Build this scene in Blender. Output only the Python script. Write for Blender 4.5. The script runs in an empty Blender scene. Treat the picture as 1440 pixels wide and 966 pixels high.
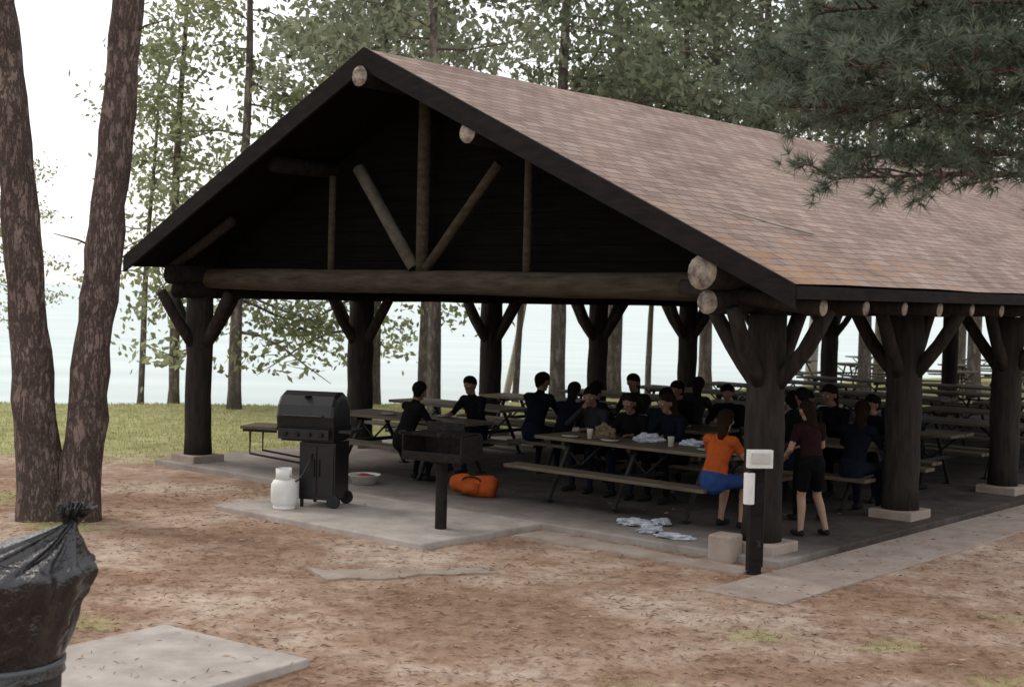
import bpy, math, random
import numpy as np
from mathutils import Vector, Matrix, noise
random.seed(7); np.random.seed(7)
R=random.uniform
scene=bpy.context.scene
COL=scene.collection
# ------------------------------------------------------------------ materials
def newmat(name):
    m=bpy.data.materials.new(name); m.use_nodes=True
    nt=m.node_tree; b=nt.nodes['Principled BSDF']
    return m,nt,b
def ramp(nt,stops):
    r=nt.nodes.new('ShaderNodeValToRGB')
    e=r.color_ramp.elements
    e[0].position=stops[0][0]; e[0].color=(*stops[0][1],1)
    e[1].position=stops[-1][0]; e[1].color=(*stops[-1][1],1)
    for p,c in stops[1:-1]:
        n=e.new(p); n.color=(*c,1)
    return r
def mat(name,c1,c2=None,scale=6,rough=.8,bump=.3,stretch=(1,1,1),metal=0,spec=.3,detail=5,bdist=.01):
    m,nt,b=newmat(name); c2=c2 or tuple(x*.7 for x in c1)
    tc=nt.nodes.new('ShaderNodeTexCoord'); mp=nt.nodes.new('ShaderNodeMapping'); mp.inputs['Scale'].default_value=stretch
    nt.links.new(tc.outputs['Object'],mp.inputs[0])
    n=nt.nodes.new('ShaderNodeTexNoise'); n.inputs['Scale'].default_value=scale; n.inputs['Detail'].default_value=detail; n.inputs['Roughness'].default_value=.65
    nt.links.new(mp.outputs[0],n.inputs['Vector'])
    r=ramp(nt,[(.32,c1),(.68,c2)]); nt.links.new(n.outputs['Fac'],r.inputs[0])
    nt.links.new(r.outputs[0],b.inputs['Base Color'])
    b.inputs['Roughness'].default_value=rough; b.inputs['Metallic'].default_value=metal
    b.inputs['Specular IOR Level'].default_value=spec
    if bump:
        bp=nt.nodes.new('ShaderNodeBump'); bp.inputs['Strength'].default_value=bump; bp.inputs['Distance'].default_value=bdist
        nt.links.new(n.outputs['Fac'],bp.inputs['Height']); nt.links.new(bp.outputs[0],b.inputs['Normal'])
    return m
def leafmat(name,c1,c2,trans=.4):
    m,nt,b=newmat(name)
    g=nt.nodes.new('ShaderNodeNewGeometry')
    tc=nt.nodes.new('ShaderNodeTexCoord')
    n=nt.nodes.new('ShaderNodeTexNoise'); n.inputs['Scale'].default_value=.7
    nt.links.new(tc.outputs['Object'],n.inputs['Vector'])
    mx=nt.nodes.new('ShaderNodeMath'); mx.operation='MULTIPLY_ADD'; mx.inputs[1].default_value=.55
    nt.links.new(g.outputs['Random Per Island'],mx.inputs[0])
    m2=nt.nodes.new('ShaderNodeMath'); m2.operation='MULTIPLY'; m2.inputs[1].default_value=.5
    nt.links.new(n.outputs['Fac'],m2.inputs[0]); nt.links.new(m2.outputs[0],mx.inputs[2])
    r=ramp(nt,[(.1,c1),(.9,c2)]); nt.links.new(mx.outputs[0],r.inputs[0])
    d=nt.nodes.new('ShaderNodeBsdfDiffuse'); nt.links.new(r.outputs[0],d.inputs[0])
    nt.nodes.remove(b)
    out=nt.nodes['Material Output']
    if trans>0:
        t=nt.nodes.new('ShaderNodeBsdfTranslucent'); nt.links.new(r.outputs[0],t.inputs[0])
        ms=nt.nodes.new('ShaderNodeMixShader'); ms.inputs[0].default_value=trans
        nt.links.new(d.outputs[0],ms.inputs[1]); nt.links.new(t.outputs[0],ms.inputs[2]); nt.links.new(ms.outputs[0],out.inputs[0])
    else: nt.links.new(d.outputs[0],out.inputs[0])
    return m
def barkmat(name,cd,cm,cl,sc=9,st=(1,1,.28),mixf=.35):
    m,nt,b=newmat(name)
    tc=nt.nodes.new('ShaderNodeTexCoord'); mp=nt.nodes.new('ShaderNodeMapping'); mp.inputs['Scale'].default_value=st
    nt.links.new(tc.outputs['Object'],mp.inputs[0])
    n0=nt.nodes.new('ShaderNodeTexNoise'); n0.inputs['Scale'].default_value=7; n0.inputs['Detail'].default_value=6; n0.inputs['Roughness'].default_value=.7
    nt.links.new(mp.outputs[0],n0.inputs['Vector'])
    mixv=nt.nodes.new('ShaderNodeMix'); mixv.data_type='VECTOR'; mixv.inputs[0].default_value=mixf
    nt.links.new(mp.outputs[0],mixv.inputs[4]); nt.links.new(n0.outputs['Color'],mixv.inputs[5])
    v=nt.nodes.new('ShaderNodeTexVoronoi'); v.feature='DISTANCE_TO_EDGE'; v.inputs['Scale'].default_value=sc
    nt.links.new(mixv.outputs[1],v.inputs['Vector'])
    n=nt.nodes.new('ShaderNodeTexNoise'); n.inputs['Scale'].default_value=3; n.inputs['Detail'].default_value=8; n.inputs['Roughness'].default_value=.75
    nt.links.new(tc.outputs['Object'],n.inputs['Vector'])
    r=ramp(nt,[(.33,cm),(.66,cl)]); nt.links.new(n.outputs['Fac'],r.inputs[0])
    r2=ramp(nt,[(.0,(.15,.15,.15)),(.22,(1,1,1))]); nt.links.new(v.outputs['Distance'],r2.inputs[0])
    mx=nt.nodes.new('ShaderNodeMix'); mx.data_type='RGBA'; nt.links.new(r2.outputs[0],mx.inputs[0]); mx.inputs[6].default_value=(*cd,1); nt.links.new(r.outputs[0],mx.inputs[7])
    nt.links.new(mx.outputs[2],b.inputs['Base Color']); b.inputs['Roughness'].default_value=.95; b.inputs['Specular IOR Level'].default_value=.15
    ad=nt.nodes.new('ShaderNodeMath'); ad.operation='MULTIPLY_ADD'; ad.inputs[1].default_value=.9; nt.links.new(n.outputs['Fac'],ad.inputs[0]); nt.links.new(r2.outputs[0],ad.inputs[2])
    bp=nt.nodes.new('ShaderNodeBump'); bp.inputs['Strength'].default_value=.8; bp.inputs['Distance'].default_value=.02
    nt.links.new(ad.outputs[0],bp.inputs['Height']); nt.links.new(bp.outputs[0],b.inputs['Normal'])
    return m
M={}
M['log']=mat('log_wood',(.014,.012,.011),(.038,.031,.026),5,.9,.6,(3,3,.5),bdist=.02,spec=.12)
M['logx']=mat('log_wood_horizontal',(.024,.019,.013),(.068,.055,.038),5,.85,.6,(.5,3,3),bdist=.02,spec=.15)
M['logshade']=mat('log_wood_shaded',(.006,.005,.005),(.017,.014,.012),5,.95,.5,(.5,3,3),bdist=.02,spec=.06)  # darker copy of the log wood, with under-roof shade in its colour
M['logend']=mat('log_end',(.05,.035,.028),(.44,.38,.32),9,.9,.4)
M['brace']=mat('brace_wood',(.04,.036,.028),(.11,.095,.075),6,.85,.4)
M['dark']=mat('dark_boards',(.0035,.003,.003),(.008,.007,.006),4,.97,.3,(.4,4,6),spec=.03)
M['fascia']=mat('fascia_board',(.010,.009,.009),(.022,.018,.017),3,.9,.3,(1,1,4),spec=.1)
M['conc']=mat('concrete',(.26,.225,.20),(.44,.40,.365),2.2,.95,.4,detail=9)
def slabmat():
    m,nt,b=newmat('concrete_shaded')  # roof shade painted into the floor colour, paler towards front and left
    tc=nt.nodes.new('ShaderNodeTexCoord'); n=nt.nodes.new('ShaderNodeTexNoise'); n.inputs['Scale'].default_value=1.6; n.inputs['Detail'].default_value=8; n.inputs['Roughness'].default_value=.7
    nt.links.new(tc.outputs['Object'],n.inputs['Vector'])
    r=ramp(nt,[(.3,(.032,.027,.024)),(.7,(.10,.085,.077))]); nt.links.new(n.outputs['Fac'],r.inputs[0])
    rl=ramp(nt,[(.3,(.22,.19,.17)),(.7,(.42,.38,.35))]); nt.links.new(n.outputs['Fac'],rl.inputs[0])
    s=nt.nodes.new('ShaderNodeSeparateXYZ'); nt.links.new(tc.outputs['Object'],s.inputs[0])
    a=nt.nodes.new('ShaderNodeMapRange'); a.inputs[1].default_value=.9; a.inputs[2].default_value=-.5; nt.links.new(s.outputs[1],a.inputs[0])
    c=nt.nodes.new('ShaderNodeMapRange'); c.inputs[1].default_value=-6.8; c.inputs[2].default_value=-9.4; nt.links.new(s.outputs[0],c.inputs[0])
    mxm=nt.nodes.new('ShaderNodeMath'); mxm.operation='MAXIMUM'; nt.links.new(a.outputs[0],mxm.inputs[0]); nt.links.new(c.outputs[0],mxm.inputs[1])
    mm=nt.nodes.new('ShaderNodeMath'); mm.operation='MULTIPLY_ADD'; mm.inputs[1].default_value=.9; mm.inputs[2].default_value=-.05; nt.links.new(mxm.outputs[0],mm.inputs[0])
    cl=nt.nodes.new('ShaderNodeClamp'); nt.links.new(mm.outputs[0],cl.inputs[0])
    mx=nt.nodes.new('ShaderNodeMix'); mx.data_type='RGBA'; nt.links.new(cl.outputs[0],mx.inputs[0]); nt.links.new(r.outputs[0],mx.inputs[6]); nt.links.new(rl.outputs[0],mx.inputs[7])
    nt.links.new(mx.outputs[2],b.inputs['Base Color']); b.inputs['Roughness'].default_value=.95; b.inputs['Specular IOR Level'].default_value=.06
    return m
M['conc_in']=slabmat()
M['conc_old']=mat('concrete_old',(.24,.185,.15),(.36,.30,.26),3,.95,.4,detail=9)
M['bark']=barkmat('pine_bark',(.045,.033,.029),(.10,.072,.063),(.24,.18,.158),13,(1,1,.30))
M['barkfar']=barkmat('far_bark',(.09,.075,.066),(.14,.115,.10),(.28,.24,.215),9)
M['barkpale']=mat('pale_bark',(.28,.25,.23),(.5,.46,.43),6,.9,.4,(1,1,4))
M['leafA']=leafmat('pine_foliage',(.08,.105,.065),(.30,.33,.22),.45)
M['leafB']=leafmat('birch_foliage',(.12,.15,.075),(.42,.44,.26),.5)
M['leafC']=leafmat('far_foliage_hazed',(.11,.135,.09),(.40,.42,.30),.5)  # distance haze put into the leaf colour by paler tones
M['needle']=leafmat('needles',(.055,.08,.058),(.25,.29,.22),.3)
M['wood']=mat('table_plank',(.05,.039,.026),(.135,.108,.072),4,.6,.3,(.6,8,8),spec=.3)
M['steel']=mat('dark_steel',(.008,.008,.008),(.018,.016,.016),12,.6,.1,metal=.2)
M['black']=mat('black_enamel',(.005,.005,.006),(.010,.010,.011),10,.38,.05,spec=.4)
M['iron']=mat('cast_iron',(.008,.007,.007),(.022,.018,.015),18,.8,.4,spec=.15)
M['white']=mat('white_paint',(.58,.58,.56),(.72,.72,.70),6,.5,.05)
M['bagw']=mat('white_plastic',(.26,.29,.35),(.55,.57,.61),9,.5,.3)
M['orange']=mat('orange_fabric',(.26,.05,.012),(.36,.08,.02),12,.9,.4,spec=.05)
M['blue']=mat('blue_fabric',(.015,.035,.12),(.025,.055,.17),12,.85,.4,spec=.05)
M['red']=mat('red_plastic',(.20,.035,.03),(.28,.05,.04),8,.5,.1)
M['brass']=mat('brass',(.5,.38,.15),(.4,.3,.12),20,.35,.05,metal=1)
M['bagblack']=mat('black_bag',(.005,.005,.007),(.009,.009,.012),7,.14,1.0,(1,1,1),spec=.75,bdist=.04)
M['drum']=mat('drum_paint',(.015,.015,.014),(.03,.027,.025),6,.6,.2)
M['band']=mat('band',(.06,.07,.08),(.10,.11,.12),6,.4,.2)
M['paper']=mat('paper_plate',(.42,.41,.39),(.52,.51,.48),8,.7,.1)
M['brownbag']=mat('paper_bag',(.12,.085,.05),(.17,.12,.08),8,.85,.3)
def shingle():
    m,nt,b=newmat('roof_shingles')
    uv=nt.nodes.new('ShaderNodeUVMap'); uv.uv_map='UVMap'
    br=nt.nodes.new('ShaderNodeTexBrick')
    br.inputs['Scale'].default_value=1; br.inputs['Brick Width'].default_value=.3; br.inputs['Row Height'].default_value=.15
    br.inputs['Mortar Size'].default_value=.011; br.inputs['Mortar Smooth'].default_value=.4
    br.inputs['Color1'].default_value=(.222,.158,.132,1); br.inputs['Color2'].default_value=(.325,.25,.215,1); br.inputs['Mortar'].default_value=(.13,.09,.075,1)
    nt.links.new(uv.outputs[0],br.inputs['Vector'])
    n=nt.nodes.new('ShaderNodeTexNoise'); n.inputs['Scale'].default_value=.55; n.inputs['Detail'].default_value=10; n.inputs['Roughness'].default_value=.75
    nt.links.new(uv.outputs[0],n.inputs['Vector'])
    r=ramp(nt,[(.3,(.62,.60,.60)),(.5,(1,1,1)),(.72,(1.3,1.25,1.22))]); nt.links.new(n.outputs['Fac'],r.inputs[0])
    mx=nt.nodes.new('ShaderNodeMix'); mx.data_type='RGBA'; mx.blend_type='MULTIPLY'; mx.inputs[0].default_value=1
    nt.links.new(br.outputs['Color'],mx.inputs[6]); nt.links.new(r.outputs[0],mx.inputs[7])
    n2=nt.nodes.new('ShaderNodeTexNoise'); n2.inputs['Scale'].default_value=2.2; n2.inputs['Detail'].default_value=9; n2.inputs['Roughness'].default_value=.75
    nt.links.new(uv.outputs[0],n2.inputs['Vector'])
    sx=nt.nodes.new('ShaderNodeSeparateXYZ'); nt.links.new(uv.outputs[0],sx.inputs[0])
    mr=nt.nodes.new('ShaderNodeMapRange'); mr.inputs[1].default_value=2.5; mr.inputs[2].default_value=6; mr.inputs[3].default_value=-.14; mr.inputs[4].default_value=.06
    nt.links.new(sx.outputs[1],mr.inputs[0])
    mr2=nt.nodes.new('ShaderNodeMapRange'); mr2.inputs[1].default_value=-1; mr2.inputs[2].default_value=4; mr2.inputs[3].default_value=.05; mr2.inputs[4].default_value=-.1
    nt.links.new(sx.outputs[0],mr2.inputs[0])
    ad=nt.nodes.new('ShaderNodeMath'); nt.links.new(n2.outputs['Fac'],ad.inputs[0]); nt.links.new(mr.outputs[0],ad.inputs[1])
    ad2=nt.nodes.new('ShaderNodeMath'); nt.links.new(ad.outputs[0],ad2.inputs[0]); nt.links.new(mr2.outputs[0],ad2.inputs[1])
    r2=ramp(nt,[(.52,(0,0,0)),(.66,(1,1,1))]); nt.links.new(ad2.outputs[0],r2.inputs[0])
    mo=nt.nodes.new('ShaderNodeMath'); mo.operation='MULTIPLY'; mo.inputs[1].default_value=.6; nt.links.new(r2.outputs[0],mo.inputs[0])
    m3=nt.nodes.new('ShaderNodeMix'); m3.data_type='RGBA'; nt.links.new(mo.outputs[0],m3.inputs[0])
    nt.links.new(mx.outputs[2],m3.inputs[6]); m3.inputs[7].default_value=(.34,.19,.10,1)
    nt.links.new(m3.outputs[2],b.inputs['Base Color']); b.inputs['Roughness'].default_value=.9; b.inputs['Specular IOR Level'].default_value=.2
    bp=nt.nodes.new('ShaderNodeBump'); bp.inputs['Strength'].default_value=.6; bp.inputs['Distance'].default_value=.01; bp.invert=True
    nt.links.new(br.outputs['Fac'],bp.inputs['Height']); nt.links.new(bp.outputs[0],b.inputs['Normal'])
    return m
M['shingle']=shingle()
# ------------------------------------------------------------------ mesh builder
class MB:
    def __init__(s): s.v=[];s.f=[];s.m=[]
    def add(s,v,f,m=0):
        o=len(s.v); s.v+= [tuple(p) for p in v]; s.f+=[tuple(i+o for i in q) for q in f]; s.m+=[m]*len(f)
    def box(s,c,d,m=0,rot=None):
        c=Vector(c); P=[]
        for z in(-.5,.5):
            for x,y in((-.5,-.5),(.5,-.5),(.5,.5),(-.5,.5)):
                p=Vector((x*d[0],y*d[1],z*d[2]))
                if rot: p=rot@p
                P.append(c+p)
        s.add(P,[(3,2,1,0),(4,5,6,7),(0,1,5,4),(1,2,6,5),(2,3,7,6),(3,0,4,7)],m)
    def tube(s,pts,rad,n=12,m=0,jit=0,capm=None,flat=None,cap0=None):
        pts=[Vector(p) for p in pts]; V=[];F=[]
        ref=None
        for i,p in enumerate(pts):
            d=(pts[min(i+1,len(pts)-1)]-pts[max(i-1,0)])
            if d.length<1e-9: d=Vector((0,0,1))
            d.normalize()
            if ref is None: ref=Vector((1,0,0)) if abs(d.x)<.8 else Vector((0,1,0))
            a=(ref-d*ref.dot(d)).normalized(); b=d.cross(a); ref=a
            r=rad[i] if hasattr(rad,'__len__') else rad
            for k in range(n):
                t=2*math.pi*k/n; rr=r
                if jit: rr=r*(1+jit*noise.noise((p+a*math.cos(t)*.3+b*math.sin(t)*.3)*3))
                V.append(p+(a*math.cos(t)*(flat or 1)+b*math.sin(t))*rr)
        L=len(pts)
        for i in range(L-1):
            for k in range(n):
                F.append((i*n+k,i*n+(k+1)%n,(i+1)*n+(k+1)%n,(i+1)*n+k))
        s.add(V,F,m)
        cm=m if capm is None else capm
        o=len(s.v)-len(V)
        s.f.append(tuple(o+k for k in range(n-1,-1,-1))); s.m.append(cm if cap0 is None else cap0)
        s.f.append(tuple(o+(L-1)*n+k for k in range(n))); s.m.append(cm)
    def sphere(s,c,r,m=0,n=12,sc=(1,1,1),jit=0,seed=0):
        c=Vector(c);V=[];F=[];h=n//2
        for i in range(h+1):
            a=math.pi*i/h
            for k in range(n):
                t=2*math.pi*k/n
                q=Vector((math.sin(a)*math.cos(t),math.sin(a)*math.sin(t),math.cos(a)))
                rr=r*(1+jit*noise.noise(q*2.5+Vector((seed,seed,0)))) if jit else r
                V.append(c+Vector((q.x*sc[0],q.y*sc[1],q.z*sc[2]))*rr)
        for i in range(h):
            for k in range(n): F.append((i*n+k,(i+1)*n+k,(i+1)*n+(k+1)%n,i*n+(k+1)%n))
        s.add(V,F,m)
    def lathe(s,prof,n=24,m=0,c=(0,0,0)):
        V=[];F=[]
        for r,z in prof:
            for k in range(n):
                t=2*math.pi*k/n; V.append((c[0]+r*math.cos(t),c[1]+r*math.sin(t),c[2]+z))
        for i in range(len(prof)-1):
            for k in range(n): F.append((i*n+k,i*n+(k+1)%n,(i+1)*n+(k+1)%n,(i+1)*n+k))
        s.add(V,F,m)
    def mesh(s,name,mats,smooth=True):
        me=bpy.data.meshes.new(name); me.from_pydata(s.v,[],s.f)
        for k in mats: me.materials.append(M[k] if isinstance(k,str) else k)
        me.polygons.foreach_set('material_index',s.m)
        me.polygons.foreach_set('use_smooth',[smooth]*len(s.f)); me.update()
        return me
def obj(name,me,parent=None,mw=None,bevel=0,auto=False):
    o=bpy.data.objects.new(name,me); COL.objects.link(o)
    if parent: o.parent=parent
    if mw is not None:
        if parent: o.matrix_local=mw
        else: o.matrix_world=mw
    if bevel:
        b=o.modifiers.new('b','BEVEL'); b.width=bevel; b.segments=2; b.limit_method='ANGLE'
    return o
# ------------------------------------------------------------------ frames
TH=math.radians(-40.7)
P0=Vector((2.55,13.84,0))
WM=Matrix.Translation(P0)@Matrix.Rotation(TH,4,'Z')
WI=WM.inverted()
def LM(x,y,z=0,h=0): return WM@Matrix.Translation((x,y,z))@Matrix.Rotation(h,4,'Z')
def shore(X):
    return float(np.interp(X,[-200,-30,-12,-4,0,5,10,16,30,80,400],[34,32,32,33.5,36,41,47,53,64,90,200]))
GZ=-.08
def gz(X,Y):
    z=GZ+.05*noise.noise(Vector((X*.35,Y*.35,0)))+.03*noise.noise(Vector((X*1.7,Y*1.7,3)))
    l=WI@Vector((X,Y,0))
    dx=max(-10.2-l.x,l.x-1.6,0); dy=max(-2.6-l.y,l.y-20,0); dd=math.hypot(dx,dy)
    k=min(1,dd/2.0); z=GZ+(z-GZ)*k
    s=Y-shore(X)
    if s>-3: z-= .9*min(1,((s+3)/6))**1.5 if s<3 else .9+min(s-3,60)*.05
    return z
# ------------------------------------------------------------------ ground
def axis(lo,hi,c,fine,rng):
    a=[c]; 
    st=fine
    x=c
    while x<hi:
        if x-c>rng: st*=1.12
        x+=st; a.append(x)
    st=fine;x=c;b=[]
    while x>lo:
        if c-x>rng: st*=1.12
        x-=st; b.append(x)
    return b[::-1]+a
xs=axis(-600,600,0,.25,12); ys=axis(-300,900,14,.25,12)
nx=len(xs);V=[];F=[];law=[]
def lawn(X,Y):
    b=19.6+.9*max(0,X+4)
    v=(Y-b)/2.5+.9*noise.noise(Vector((X*.5,Y*.5,1)))
    for px,py,pr in((3.9,9.3,1.1),(2.9,10.4,.5),(-3.1,10.4,.55),(4.9,10.0,.7),(2.0,10.6,.5),(-4.7,14.6,.9),(-6.5,16.5,1.6),(-5.4,13.2,.6),(4.5,11.4,.7),(.9,9.1,.45)):
        v=max(v,.75*(1-math.hypot(X-px,(Y-py)*1.3)/pr)+.25*noise.noise(Vector((X*3,Y*3,7))))
    if Y<5: v=max(v,.3)
    return max(0,min(1,v))
for Y in ys:
    for X in xs:
        V.append((X,Y,gz(X,Y))); law.append(lawn(X,Y))
for j in range(len(ys)-1):
    for i in range(nx-1): F.append((j*nx+i,j*nx+i+1,(j+1)*nx+i+1,(j+1)*nx+i))
me=bpy.data.meshes.new('ground'); me.from_pydata(V,[],F)
at=me.attributes.new('lawn','FLOAT','POINT'); at.data.foreach_set('value',law)
me.polygons.foreach_set('use_smooth',[True]*len(F))
def groundmat():
    m,nt,b=newmat('ground_dirt')
    tc=nt.nodes.new('ShaderNodeTexCoord')
    def nz(s,d=8,r=.65):
        n=nt.nodes.new('ShaderNodeTexNoise'); n.inputs['Scale'].default_value=s; n.inputs['Detail'].default_value=d; n.inputs['Roughness'].default_value=r
        nt.links.new(tc.outputs['Object'],n.inputs['Vector']); return n
    n1=nz(.5,8,.7); n2=nz(6,10,.8); n3=nz(1.3,6,.7)
    r1=ramp(nt,[(.34,(.26,.165,.11)),(.47,(.365,.245,.175)),(.56,(.49,.375,.295)),(.68,(.60,.50,.415))]); nt.links.new(n1.outputs['Fac'],r1.inputs[0])
    r2=ramp(nt,[(.32,(.32,.27,.24)),(.47,(.85,.82,.8)),(.55,(1,1,1)),(.75,(1.35,1.32,1.28))]); nt.links.new(n2.outputs['Fac'],r2.inputs[0])
    mx=nt.nodes.new('ShaderNodeMix'); mx.data_type='RGBA'; mx.blend_type='MULTIPLY'; mx.inputs[0].default_value=1
    nt.links.new(r1.outputs[0],mx.inputs[6]); nt.links.new(r2.outputs[0],mx.inputs[7])
    rg=ramp(nt,[(.3,(.24,.25,.10)),(.5,(.38,.37,.17)),(.72,(.52,.47,.27))]); nt.links.new(n3.outputs['Fac'],rg.inputs[0])
    mg=nt.nodes.new('ShaderNodeMix'); mg.data_type='RGBA'; mg.blend_type='MULTIPLY'; mg.inputs[0].default_value=.6
    nt.links.new(rg.outputs[0],mg.inputs[6]); nt.links.new(r2.outputs[0],mg.inputs[7])
    a=nt.nodes.new('ShaderNodeAttribute'); a.attribute_name='lawn'
    ad=nt.nodes.new('ShaderNodeMath'); ad.operation='MULTIPLY_ADD'; ad.inputs[1].default_value=.7; nt.links.new(n2.outputs['Fac'],ad.inputs[0])
    sb=nt.nodes.new('ShaderNodeMath'); sb.operation='SUBTRACT'; sb.inputs[1].default_value=.35; nt.links.new(a.outputs['Fac'],sb.inputs[0])
    nt.links.new(sb.outputs[0],ad.inputs[2])
    rr=ramp(nt,[(.25,(0,0,0)),(.62,(1,1,1))]); nt.links.new(ad.outputs[0],rr.inputs[0])
    mf=nt.nodes.new('ShaderNodeMix'); mf.data_type='RGBA'; nt.links.new(rr.outputs[0],mf.inputs[0])
    nt.links.new(mx.outputs[2],mf.inputs[6]); nt.links.new(mg.outputs[2],mf.inputs[7])
    nt.links.new(mf.outputs[2],b.inputs['Base Color']); b.inputs['Roughness'].default_value=.95; b.inputs['Specular IOR Level'].default_value=.1
    bp=nt.nodes.new('ShaderNodeBump'); bp.inputs['Strength'].default_value=.9; bp.inputs['Distance'].default_value=.04
    nt.links.new(n2.outputs['Fac'],bp.inputs['Height']); nt.links.new(bp.outputs[0],b.inputs['Normal'])
    return m
me.materials.append(groundmat()); obj('ground',me)
# lake
mb=MB(); mb.add([(-6000,25,-.62),(6000,25,-.62),(6000,9000,-.62),(-6000,9000,-.62)],[(0,1,2,3)])
m,nt,b=newmat('lake_water'); b.inputs['Roughness'].default_value=.55; b.inputs['Specular IOR Level'].default_value=.10
tc=nt.nodes.new('ShaderNodeTexCoord'); mp=nt.nodes.new('ShaderNodeMapping'); mp.inputs['Scale'].default_value=(.03,.25,1); n=nt.nodes.new('ShaderNodeTexNoise'); n.inputs['Scale'].default_value=1.2; n.inputs['Detail'].default_value=5
nt.links.new(tc.outputs['Object'],mp.inputs[0]); nt.links.new(mp.outputs[0],n.inputs['Vector'])
r=ramp(nt,[(.3,(.47,.545,.54)),(.7,(.56,.63,.615))]); nt.links.new(n.outputs['Fac'],r.inputs[0]); nt.links.new(r.outputs[0],b.inputs['Base Color'])
obj('lake_water',mb.mesh('lake',[m],False))
# ------------------------------------------------------------------ concrete
mb=MB()
mb.box((-4.65,9.5,-.15),(10.2,19.8,.30),0)
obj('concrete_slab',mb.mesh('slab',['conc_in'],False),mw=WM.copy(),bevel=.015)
mb=MB(); mb.box((-4.22,-1.31,-.16),(3.36,1.90,.30),0); obj('concrete_apron',mb.mesh('apron',['conc'],False),mw=WM.copy(),bevel=.02)
mb=MB(); mb.box((.87,6,-.14),(.80,15.6,.16),0); obj('concrete_walkway',mb.mesh('walk',['conc_old'],False),mw=WM.copy(),bevel=.01)
def irregular(name,pts,z,th,mk):
    mb=MB(); n=len(pts); rr=[]
    for i in range(n):
        a=Vector(pts[i]);b_=Vector(pts[(i+1)%n]); k=max(2,int((b_-a).length/.08))
        for j in range(k):
            p=a.lerp(b_,j/k); q=noise.noise(Vector((p.x*3,p.y*3,5)))*.09+noise.noise(Vector((p.x*11,p.y*11,5)))*.04
            rr.append((p.x+q,p.y-q))
    L=len(rr); V=[(x,y,z) for x,y in rr]+[(x,y,z-th) for x,y in rr]
    mb.add(V,[tuple(range(L))]+[(i,i+L,(i+1)%L+L,(i+1)%L) for i in range(L)])
    return obj(name,mb.mesh(name,[mk],False),mw=WM.copy())
irregular('stepping_slab',[(-2.45,-1.0),(-2.45,-.55),(.3,-.65),(.3,-.95)],-.055,.1,'conc_old')
irregular('stepping_slab.001',[(-2.5,-3.8),(-2.1,-3.9),(-1.25,-2.55),(-1.5,-2.45)],-.065,.1,'conc_old')
# foreground pad
PC=Vector((-2.55,10.3,0)); s1=Vector((.81,-.587,0)); s2=Vector((-.587,-.81,0))
mb=MB(); P=[PC,PC+s1*1.5,PC+s1*1.5+s2*3.6,PC+s2*3.6]
mb.add([(p.x,p.y,-.025) for p in P]+[(p.x,p.y,-.25) for p in P],[(0,1,2,3)[::-1],(0,1,5,4),(1,2,6,5),(2,3,7,6),(3,0,4,7)])
obj('concrete_pad',mb.mesh('pad',['conc'],False),bevel=.012)
# ------------------------------------------------------------------ picnic shelter
SH=bpy.data.objects.new('picnic_shelter',None); COL.objects.link(SH); SH.matrix_world=WM.copy()
BAY=3.15; NB=6; LEN=BAY*NB; XL=-9.28; XR=0; RX=-4.85; RZ=5.31
ER=(.84,2.655); EL=(-9.62,2.90); YF=-1.0; YB=LEN+1.0
def roofz(x): 
    if x>RX: return RZ+(ER[1]-RZ)*(x-RX)/(ER[0]-RX)
    return RZ+(EL[1]-RZ)*(x-RX)/(EL[0]-RX)
posts=MB(); braces=MB(); pads=MB()
def post(x,y):
    r=.20+R(-.01,.015)
    posts.tube([(x+R(-.01,.01),y,z) for z in np.linspace(.08,2.36,9)],[r*1.06]+[r*(1+R(-.03,.03)) for _ in range(7)]+[r*.97],18,0,.08)
    pads.box((x,y,.03),(.54,.54,.14),0)
    for dx,dy in((1,0),(-1,0),(0,1),(0,-1)):
        a=Vector((x+dx*.12,y+dy*.12,1.68)); b_=Vector((x+dx*.66,y+dy*.66,2.42))
        mid=(a+b_)/2+Vector((dx,dy,-1))*R(.0,.035)
        braces.tube([a,a.lerp(mid,.5)+Vector((0,0,-.006)),mid,mid.lerp(b_,.5),b_],[.088,.083,.08,.078,.074],10,0,.14)
for i in range(NB+1):
    post(XR,i*BAY); post(XL,i*BAY)
for k in (1,2): 
    posts.tube([(XL*k/3,LEN,z) for z in np.linspace(.08,2.4,6)],.18,14,0,.06)
obj('posts',posts.mesh('posts',['log']),SH); obj('post_braces',braces.mesh('braces',['log']),SH); obj('post_footings',pads.mesh('pads',['conc_old'],False),SH,bevel=.015)
beams=MB()
def lg(a,b_,r,m=0,n=16,seg=10,cap=1):
    a=Vector(a);b_=Vector(b_)
    beams.tube([a.lerp(b_,t)+Vector((0,0,R(-.004,.004))) for t in np.linspace(0,1,seg)],[r*(1+R(-.03,.03)) for _ in range(seg)],n,m,.07,cap)
x=XR-.18
lg((x,-.95,2.76),(x,LEN+.9,2.76),.165,seg=24); lg((x-.04,-.78,2.47),(x,LEN+.7,2.47),.12,seg=24)
x=XL+.12
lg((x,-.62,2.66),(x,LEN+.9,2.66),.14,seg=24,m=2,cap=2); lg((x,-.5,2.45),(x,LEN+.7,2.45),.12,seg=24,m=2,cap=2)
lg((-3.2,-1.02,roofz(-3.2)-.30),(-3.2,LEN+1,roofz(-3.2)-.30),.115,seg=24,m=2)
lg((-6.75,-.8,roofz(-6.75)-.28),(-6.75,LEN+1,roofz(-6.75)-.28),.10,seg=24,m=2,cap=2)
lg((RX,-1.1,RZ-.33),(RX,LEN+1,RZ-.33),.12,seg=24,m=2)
obj('longitudinal_logs',beams.mesh('long',['log','logend','logshade']),SH)
beams=MB()
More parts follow.
